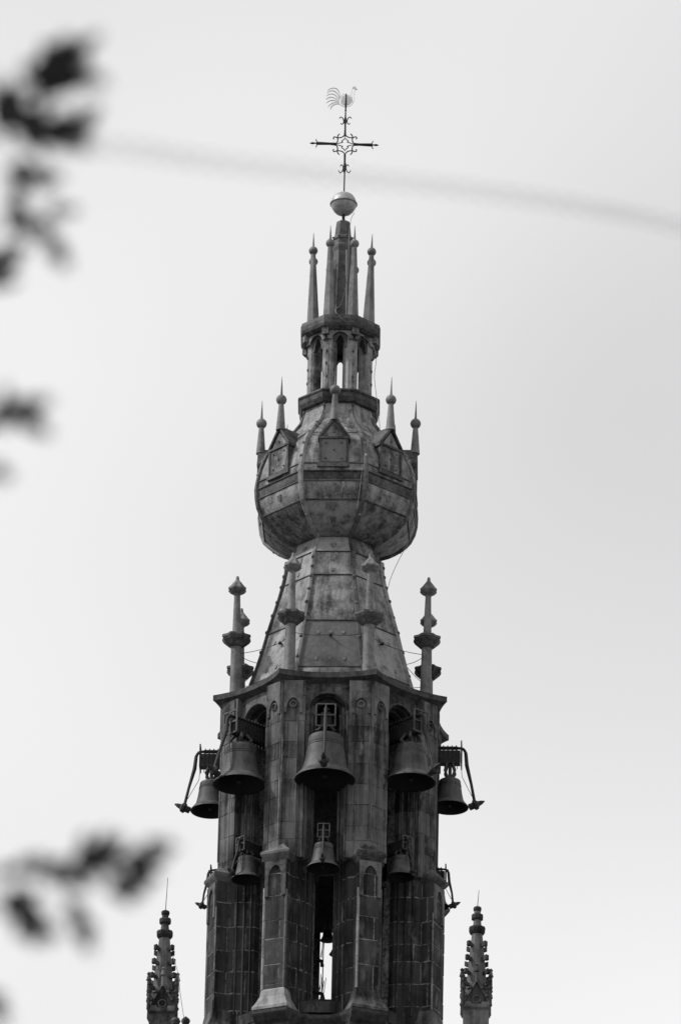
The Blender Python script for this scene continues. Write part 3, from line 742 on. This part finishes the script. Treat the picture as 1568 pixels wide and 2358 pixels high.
for sx in (-1, 1):
    f = lambda pts, c: [(c + sx * a, b) for a, b in pts]
    scroll(f([(57, 460), (45, 445), (28, 452), (16, 478), (18, 498), (32, 513), (44, 502)], 624))       # upper pair
    scroll(f([(40, 908), (30, 892), (16, 905), (14, 930), (24, 955), (42, 968), (57, 945)], 616))       # lower pair
    # quatrefoil corner scrolls
    for (c, up) in ((621, 1), (619, -1)):
        Yc = 700
        g_ = lambda pts: [(c + sx * a, Yc - up * b) for a, b in pts]
        scroll(g_([(2, 90), (20, 72), (45, 62), (75, 62), (100, 70), (110, 55), (100, 48)]), 1.5)
        scroll(g_([(85, 8), (72, 22), (68, 45), (70, 70), (62, 88), (50, 98), (52, 78)][0:6]), 1.5)
        scroll(g_([(0, 62), (14, 42), (30, 32), (24, 18), (18, 22)]), 1.2)
        scroll(g_([(78, 4), (55, 10), (38, 14), (24, 18)]), 1.2)
    # terminal fleur scrolls
    cxx = 355 if sx < 0 else 875; yy = 691 if sx < 0 else 707
    for up in (-1, 1):
        scroll([(cxx - sx * 6, yy), (cxx + sx * 0, yy + up * 16), (cxx + sx * 4 - 0, yy + up * 30), (cxx - sx * (-8), yy + up * 38)], 1.2)
m = MB(); m.tube([CX(613, 958), CX(620, 880)], 3.2 * S, 6); m.tube([CX(622, 505), CX(624, 455)], 3.0 * S, 6); m.make('clamp', IRON, cr_)
# weathercock
ck = thing('weathercock', 'pale gilded openwork weathercock perched on top of the iron cross', 'weathercock', CX(626, 345))
m = MB(); m.tube([CX(626, 380), CX(628, 330), CX(631, 228)], [1.6 * S, 2.6 * S, 1.6 * S], 8); m.make('spindle', IRON, ck, smooth=True)
def plate(outl, th_=.012):
    m = MB(); r_ = [CX(a, b) for a, b in outl]
    m.loft([[p + Vector((0, -th_, 0)) for p in r_], [p + Vector((0, th_, 0)) for p in r_]]); return m
body = smooth_pts([(575, 262), (598, 235), (625, 228), (655, 243), (676, 236), (684, 205), (690, 178), (702, 166), (716, 172), (718, 190), (706, 215), (708, 255), (702, 300), (676, 335), (640, 350), (600, 346), (572, 325), (562, 295), (575, 262)], 4)[:-1]
cout = MB(); cout.tube([CX(a, b) for a, b in body + body[:1]], .7 * S, 6); cout.make('body_outline', COCKM, ck, smooth=True)
inner = [(575 + 0, 300), (640, 300)]
for i in range(9):   # openwork feather bars
    y = 245 + i * 11; m = MB(); m.tube([CX(574 + abs(4 - i) * 3, y), CX(600, y + 7), CX(640, y + 10), CX(690 - max(0, i - 5) * 12, y + 2)], .4 * S, 5); m.make('feather_bar', COCKM, ck)
m = plate([(598, 250), (625, 236), (655, 250), (690, 262), (694, 300), (660, 332), (610, 335), (580, 310)], .006); m.make('body_plate', COCKM, ck)
for q in ([(570, 262), (566, 215), (545, 182), (510, 172), (475, 182), (458, 196)], [(566, 272), (548, 225), (515, 200), (480, 200), (450, 218)], [(562, 285), (535, 245), (505, 228), (470, 232), (446, 248)],
          [(560, 295), (525, 268), (490, 258), (460, 266), (442, 280)], [(560, 305), (525, 290), (495, 288), (465, 298), (446, 314)], [(562, 315), (530, 308), (505, 314), (478, 330), (460, 352)], [(568, 325), (540, 322), (512, 332), (492, 350), (486, 372)]):
    P_ = smooth_pts(q, 5); m = MB(); n_ = len(P_); m.tube([CX(a, b) for a, b in P_], [(.8 + .8 * math.sin(math.pi * i / n_)) * S for i in range(n_)], 6); m.make('tail_feather', COCKM, ck, smooth=True)
m = plate([(692, 172), (690, 160), (700, 166), (706, 152), (712, 166), (724, 154), (720, 172), (738, 184), (720, 188)]); m.make('comb', COCKM, ck)

# ================================================================== lightning conductor
def wire(lbl, pts, r=.9, mat=WIRE):
    m = MB(); P_ = smooth_pts([tuple(PX(x, y, d)) for x, y, d in pts], 5)
    m.tube(P_, r * S, 5); return tagm(m.make('conductor_wire', mat), lbl, 'wire', 'lightning conductor wires')
wire('thin wire dropping from the gilded ball past the lantern to the bulb', [(816, 490, 12), (809, 502, 20), (806, 520, 32), (803, 560, 42), (800, 640, 52), (785, 700, 62), (776, 722, 99), (860, 800, 60), (862, 870, 62), (870, 940, 70), (874, 990, 84), (862, 1010, 100), (841, 1062, 183), (833, 1090, 190), (828, 1130, 192), (822, 1170, 178)], .7)
wire('thin wire hanging free in a curve right of the bulb and neck', [(956, 1150, 78), (960, 1180, 78), (954, 1220, 74), (940, 1250, 70), (918, 1290, 62), (900, 1330, 56), (890, 1368, 56), (888, 1385, 50)], .7)

# ================================================================== side pinnacles of the square tower
def side_pinnacle(label, ax, ay, topy, rodtop, mirror=1, d=395):
    # ax,ay: axis column and row at the block3
    S = 0.011 * .955
    c = PX(ax, 2150, d); t = thing('stone_pinnacle', label, 'pinnacle', (c.x, c.y, z_sq), 'crocketed stone pinnacles at the tower corners')
    dy = topy - 2097
    def Z(y): return H(y + dy, d, c.x / .011)
    def sqr(w_, z, rot=45, n=4):
        return [Vector((c.x + w_ * S * 1.414 * math.cos(rad(rot + 360 / n * i)), c.y + w_ * S * 1.414 * math.sin(rad(rot + 360 / n * i)), z)) for i in range(n)]
    def octr(w_, z): return [Vector((c.x + w_ * S * 1.08 * math.cos(rad(22.5 + 45 * i)), c.y + w_ * S * 1.08 * math.sin(rad(22.5 + 45 * i)), z)) for i in range(8)]
    m = MB(); m.loft([octr(w_, Z(y)) for w_, y in ((24, 2290), (20, 2240), (16.5, 2205), (14, 2180), (12.5, 2164), (9.5, 2140), (8.2, 2125), (7.5, 2112), (6.5, 2104))])
    m.make('spirelet', STONEUP, t)
    for ws in (((11, 2163), (15, 2160), (18, 2155), (18.5, 2149), (17, 2145), (11, 2143)), ((9, 2129), (13, 2126), (13.5, 2120), (12, 2116), (8, 2115)), ((6, 2109), (9, 2106), (9.5, 2101), (7, 2098), (2, 2096))):
        m = MB(); m.loft([octr(w_ * (1 + tri(.02)), Z(y)) for w_, y in ws]); m.make('finial_knop', STONE, t)
    for (y, w0) in ((2190, 15), (2223, 19), (2256, 22.5), (2284, 25), (2312, 27)):   # crockets on the four arrises
        for i in range(4):
            a = rad(45 + 90 * i); dirv = Vector((math.cos(a), math.sin(a), 0)); tn = Vector((-dirv.y, dirv.x, 0))
            p = Vector((c.x, c.y, Z(y) - .0)) + dirv * w0 * S * 1.2
            k = 1 + tri(.12)
            m = MB(); m.loft([[p + dirv * o * S + tn * w_ * s_ * S * k + Vector((0, 0, z * S)) for s_, z in ((-1, z0), (1, z0), (1, z1), (-1, z1))] for o, w_, z0, z1 in ((-4, 3, -4, 4), (2, 3, -3.5, 4), (6, 4.6, -5, 6.5), (11, 4.6, -4, 8), (12.5, 3, -1, 6))])
            m.make('crocket', STONE, t)
    # gabled base
    m = MB(); m.loft([sqr(29, z_sq), sqr(29, Z(2345)), sqr(33, Z(2340)), sqr(33, Z(2334)), sqr(30, Z(2330)), sqr(29, Z(2318)), sqr(20, Z(2300))]); m.make('base', STONE2, t)
    for i in range(4):
        th = 90 * i
        def G(u, dd, z): a = rad(th); return Vector((c.x + (u * math.cos(a) + dd * math.sin(a)) * S, c.y + (u * math.sin(a) - dd * math.cos(a)) * S, z))
        m = MB(); m.loft([[G(-30, dd, Z(2336)), G(30, dd, Z(2336)), G(0, dd, Z(2281))] for dd in (10, 30)]); gb = m.make('gable', STONE, t)
        for sg in (-1, 1):
            m = MB(); m.loft([[G(sg * 33, dd, Z(2338)), G(sg * 33, dd, Z(2331)), G(0, dd, Z(2273)), G(0, dd, Z(2281))] for dd in (12, 34)]); m.make('coping', STONE2, gb)
            for q in (.3, .62):
                p = G(sg * 33 * (1 - q) , 33, Z(2334 + (2277 - 2334) * q)); m = MB(); m.sphere(p + Vector((0, 0, .03)), 4.6 * S, 7, 5, 1.1); m.make('leaf_crocket', STONE, gb)
        m = MB(); m.tube([G(0, 33, Z(2284)), G(0, 33, Z(2260)), G(0, 33, Z(2258))], [4 * S, 3.4 * S, 6.5 * S], 8); m.tube([G(0, 33, Z(2258)), G(0, 33, Z(2246)), G(0, 33, Z(2243)), G(0, 33, Z(2239))], [6 * S, 3 * S, 5 * S, 1.5 * S], 8); m.make('gable_finial', STONE2, gb)
        m = MB(); ring = [G(9 * math.cos(a), 31, Z(2322) + 9 * S * math.sin(a)) for a in [2 * math.pi * i / 14 for i in range(15)]]; m.tube(ring, 1.8 * S, 6); m.make('tracery_ring', STONE2, gb, smooth=True)
    for i in range(4):    # corner colonnettes
        a = rad(45 + 90 * i); p = Vector((c.x + 43 * S * math.cos(a), c.y + 43 * S * math.sin(a), 0))
        m = MB(); z1 = Z(2300); m.lathe([(5 * S, Z(2336)), (4.4 * S, z1), (6 * S, z1 + .03), (6.5 * S, z1 + .08), (4 * S, z1 + .11), (4 * S, z1 + .2), (5.6 * S, z1 + .23), (4.6 * S, z1 + .28), (3.2 * S, z1 + .3), (4.4 * S, z1 + .37), (1.5 * S, z1 + .42)], p, 8); m.make('colonnette', STONE, t)
    m = MB(); m.tube([Vector((c.x, c.y, Z(2098))), Vector((c.x + .03, c.y, H(rodtop, d, c.x / .011)))], [.9 * S, .55 * S], 6); m.make('lightning_rod', IRON, t)
    return t
side_pinnacle('crocketed stone pinnacle left of the tower, with the longer lightning rod', 380, 0, 2097, 2021)
side_pinnacle('crocketed stone pinnacle right of the tower, with the shorter lightning rod', 1098, 0, 2088, 2050)
for x, y, r, mt, lb in ((428, 2352, 10, STONE, 'small dark stone knob at the bottom edge, right of the left pinnacle'), (405, 2352, 11, STONE2, 'small pale round knob at the bottom edge, against the left pinnacle')):
    p = PX(x, y, 300 if r == 10 else 436)
    t = thing('stone_finial', lb, 'finial', (p.x, p.y, z_sq))
    m = MB(); m.lathe([(5 * S, z_sq - p.z), (4 * S, -.12), (8 * S, -.06), (r * S, .0), (r * .9 * S, .05), (4 * S, .1), (1 * S, .13)] if r == 10 else [(4 * S, z_sq - p.z), (4 * S, -.1), (r * .7 * S, -.08), (r * S, 0), (r * .7 * S, .08), (1 * S, .11)], p, 12); m.make('knob', mt, t, smooth=True)
wire('thin wire sloping down from the left stone pinnacle to the small dark knob', [(398, 2200, 420), (410, 2240, 430), (416, 2290, 430), (424, 2345, 330)], .6)

# ================================================================== near tree, out of focus
tree = thing('tree', 'near tree reaching blurred dark leafy twigs in from the left edge', 'tree', (-3.2, CAM.y + 7.6, 0))
LD = 9.0
PXM = LD / FP
leaf_mesh = []
def make_leaf_mesh():
    lobes = [(-.02, 0), (.06, .10), (.20, .32), (.12, .30), (.30, .46), (.48, .50), (.40, .36), (.42, .20), (.62, .32), (.82, .30), (.68, .18), (.72, .10), (1.0, .0)]
    o = [(a, b * (1 + tri(.12))) for a, b in lobes] + [(a, -b * (1 + tri(.12))) for a, b in reversed(lobes[1:-1])]
    n = len(o); me = bpy.data.meshes.new('leaf'); V = []; 
    for zz in (0, .004):
        V += [(a - .5, b, zz + .12 * abs(b) - .1 * (a - .5) ** 2) for a, b in o]
    F = [tuple(range(n))[::-1], tuple(range(n, 2 * n))] + [(i, (i + 1) % n, n + (i + 1) % n, n + i) for i in range(n)]
    me.from_pydata(V, [], F); me.update(); me.materials.append(LEAF); return me
leaf_mesh = [make_leaf_mesh() for _ in range(4)]
def leaf(x, y, size, ang, dist=LD, wid=1.0):
    p = RAY(x, y, dist); o = bpy.data.objects.new('leaf', random.choice(leaf_mesh)); COL.objects.link(o)
    k = size * dist / FP
    a = rad(ang); lx = c_r * math.cos(a) + c_u * math.sin(a); ly = -c_r * math.sin(a) + c_u * math.cos(a); nz = lx.cross(ly)
    tilt = Matrix.Rotation(tri(.35), 3, 'X') @ Matrix.Rotation(tri(.35), 3, 'Y')
    M3 = Matrix((lx, ly, nz)).transposed() @ tilt
    mm = (M3 @ Matrix.Diagonal(Vector((k, k * wid, k)))).to_4x4(); mm.translation = p
    o.parent = tree; o.matrix_parent_inverse = tree.matrix_world.inverted(); o.matrix_world = mm
    return o
def twig(pts, r=2.6, dist=LD):
    m = MB(); P_ = smooth_pts([tuple(RAY(x, y, dist)) for x, y in pts], 5); n_ = len(P_)
    m.tube(P_, [r * PXM * (1.6 - 1.1 * i / n_) for i in range(n_)], 6); m.make('twig', BARK, tree, smooth=True)
LV = [
 # top leaf
 (128, 150, 130, 75, 1.1), (160, 130, 110, 40, 1.0), (185, 172, 100, -12, .8), (112, 180, 90, -105, .9),
 # second band
 (15, 225, 110, 110, .8), (55, 275, 130, -25, 1.0), (120, 300, 130, -8, 1.0), (180, 285, 100, 25, .9), (180, 325, 80, -35, .8), (20, 270, 80, -60, 1.0),
 # ring of thin leaves
 (70, 400, 85, -15, .7), (120, 415, 60, 25, .6), (42, 460, 75, -80, .6), (60, 515, 80, -40, .8), (110, 540, 80, -50, .6), (140, 590, 70, -55, .7), (150, 485, 70, 0, .5), (10, 610, 90, 60, .9), (45, 580, 50, 40, .6),
 # star
 (35, 950, 80, 0, .9), (80, 930, 70, 20, .6), (75, 975, 75, -35, .6), (15, 915, 60, 100, .6), (-10, 965, 70, 200, .8), (5, 1092, 55, -30, .8),
 # lower branch
 (235, 1958, 110, 25, 1.0), (262, 1950, 70, 60, .9), (345, 1975, 110, 50, .9), (370, 1950, 70, 10, .6), (310, 2050, 80, 20, .8), (155, 2010, 85, -10, .8), (180, 2035, 70, -30, .6), (75, 1985, 75, 20, .6), (25, 2005, 70, 10, .6),
 (120, 1990, 60, 15, .5), (205, 1975, 70, 30, .7), (290, 1995, 60, -40, .4), (215, 2025, 50, -20, .4),
 (55, 2095, 100, -60, 1.0), (85, 2140, 95, -50, .9), (25, 2080, 70, 200, .7), (180, 2110, 75, -60, .8), (200, 2160, 80, -75, .7), (115, 2150, 60, -20, .6), (-8, 2325, 90, -60, .8),
 (140, 150, 120, 60, 1.0), (205, 100, 80, 40, .6), (215, 182, 80, -15, .6), (100, 210, 70, -110, .7),
 (30, 265, 110, -35, .8), (100, 300, 120, -12, .9), (160, 310, 90, 5, .8), (210, 262, 70, 40, .6),
 (90, 400, 70, 10, .6), (30, 500, 60, 80, .6), (5, 590, 70, 40, .8), (85, 935, 70, 15, .5), (90, 985, 70, -30, .5),
 (225, 1975, 100, 20, .8), (325, 1985, 90, 70, .8), (300, 2040, 90, 15, .8), (100, 2000, 70, 10, .6), (385, 1950, 60, -5, .5),
 (60, 2120, 100, -80, .9), (100, 2135, 70, -10, .7), (195, 2150, 80, -75, .7), (265, 2012, 60, -25, .5)]
for (x, y, s_, a, wd) in LV: leaf(x, y, s_ * (1.5 if 380 < y < 1100 else 1.3), a, LD + tri(.25), wd * .78)
twig([(-500, 260), (-200, 250), (-40, 235), (40, 265), (110, 300), (185, 300)], 3)
twig([(-300, 180), (-50, 210), (60, 200), (120, 170), (170, 140)], 2)
twig([(-400, 520), (-120, 640), (0, 610), (60, 530), (35, 450), (75, 400), (125, 415)], 3)
twig([(60, 530), (120, 560), (150, 600)], 2); twig([(60, 520), (110, 495), (165, 485)], 2)
twig([(-400, 1000), (-100, 985), (20, 950), (85, 930)], 2.5); twig([(20, 950), (85, 985)], 2)
twig([(-300, 1080), (-60, 1095), (10, 1092)], 2)
twig([(-500, 2060), (-150, 2030), (0, 2008), (120, 1995), (230, 1965), (300, 1985), (350, 1965), (400, 1950)], 3)
twig([(230, 1970), (270, 2010), (315, 2050)], 2); twig([(-200, 2090), (0, 2075), (60, 2100), (100, 2150)], 2.5); twig([(100, 2020), (160, 2070), (185, 2110), (205, 2170)], 2)
twig([(-400, 2280), (-100, 2310), (10, 2340)], 2.5)
# trunk and limbs to the left of the view
tb = Vector((-3.2, CAM.y + 7.6, 0)); m = MB()
m.tube([tb + Vector(v) for v in ((0, 0, -.1), (.03, .02, 1), (-.02, .05, 2.5), (.05, .1, 4), (.1, .15, 5.5), (.15, .2, 7.2))], [.2, .15, .13, .11, .08, .03], 12); m.make('trunk', BARK, tree, smooth=True)
for (x, y), zz in (((-500, 260), 5.6), ((-300, 180), 5.9), ((-400, 520), 5.1), ((-400, 1000), 4.7), ((-300, 1080), 4.6), ((-500, 2060), 3.9), ((-200, 2090), 3.8), ((-400, 2280), 3.5)):
    e = RAY(x, y, LD); s_ = tb + Vector((.05, .1, zz - .3)); m = MB(); m.tube([s_, s_.lerp(e, .5) + Vector((0, 0, .12)), e], [.03, .015, .0045], 8); m.make('branch', BARK, tree, smooth=True)
m = MB()
cm_ = leaf_mesh[0]
for _ in range(1500):
    p = tb + Vector((random.gauss(-.3, .9), random.gauss(.3, .9), random.uniform(3.2, 8)))
    q = p - CAM; u_ = q.dot(c_r) / q.dot(fwd) * FP
    if u_ > -784 - 320: continue
    R3 = (Matrix.Rotation(random.uniform(0, 6.28), 3, 'Z') @ Matrix.Rotation(random.uniform(-.8, .8), 3, 'X') @ Matrix.Rotation(random.uniform(-.8, .8), 3, 'Y')); k = random.uniform(.05, .09)
    m.add([p + R3 @ (v.co * k) for v in cm_.vertices], [tuple(f.vertices) for f in cm_.polygons])
m.make('foliage', LEAF, tree, kind='stuff')
# thin overhead cable, very near and far out of focus
cp = [(-1500, 310), (-700, 300), (-200, 300), (250, 338), (500, 374), (800, 408), (1100, 440), (1350, 478), (1568, 522), (2100, 660), (3000, 900)]
m = MB()
for off, ph0 in ((0, 0), (1, 2.1), (2, 4.2)):
    pts = smooth_pts([tuple(RAY(x, y, 9.5 + 4.5 * (x + 200) / 1800)) for x, y in cp], 14)
    m.tube([Vector(p) + Vector((0, 0, .013 * math.sin(i * .8 + ph0))) + Vector((0, .013 * math.cos(i * .8 + ph0), 0)) for i, p in enumerate(pts)], .0008, 5)
tagm(m.make('overhead_cable', IRON), 'twisted thin cable sagging across the sky behind the cross', 'cable')
print('STONES left', budget[0])
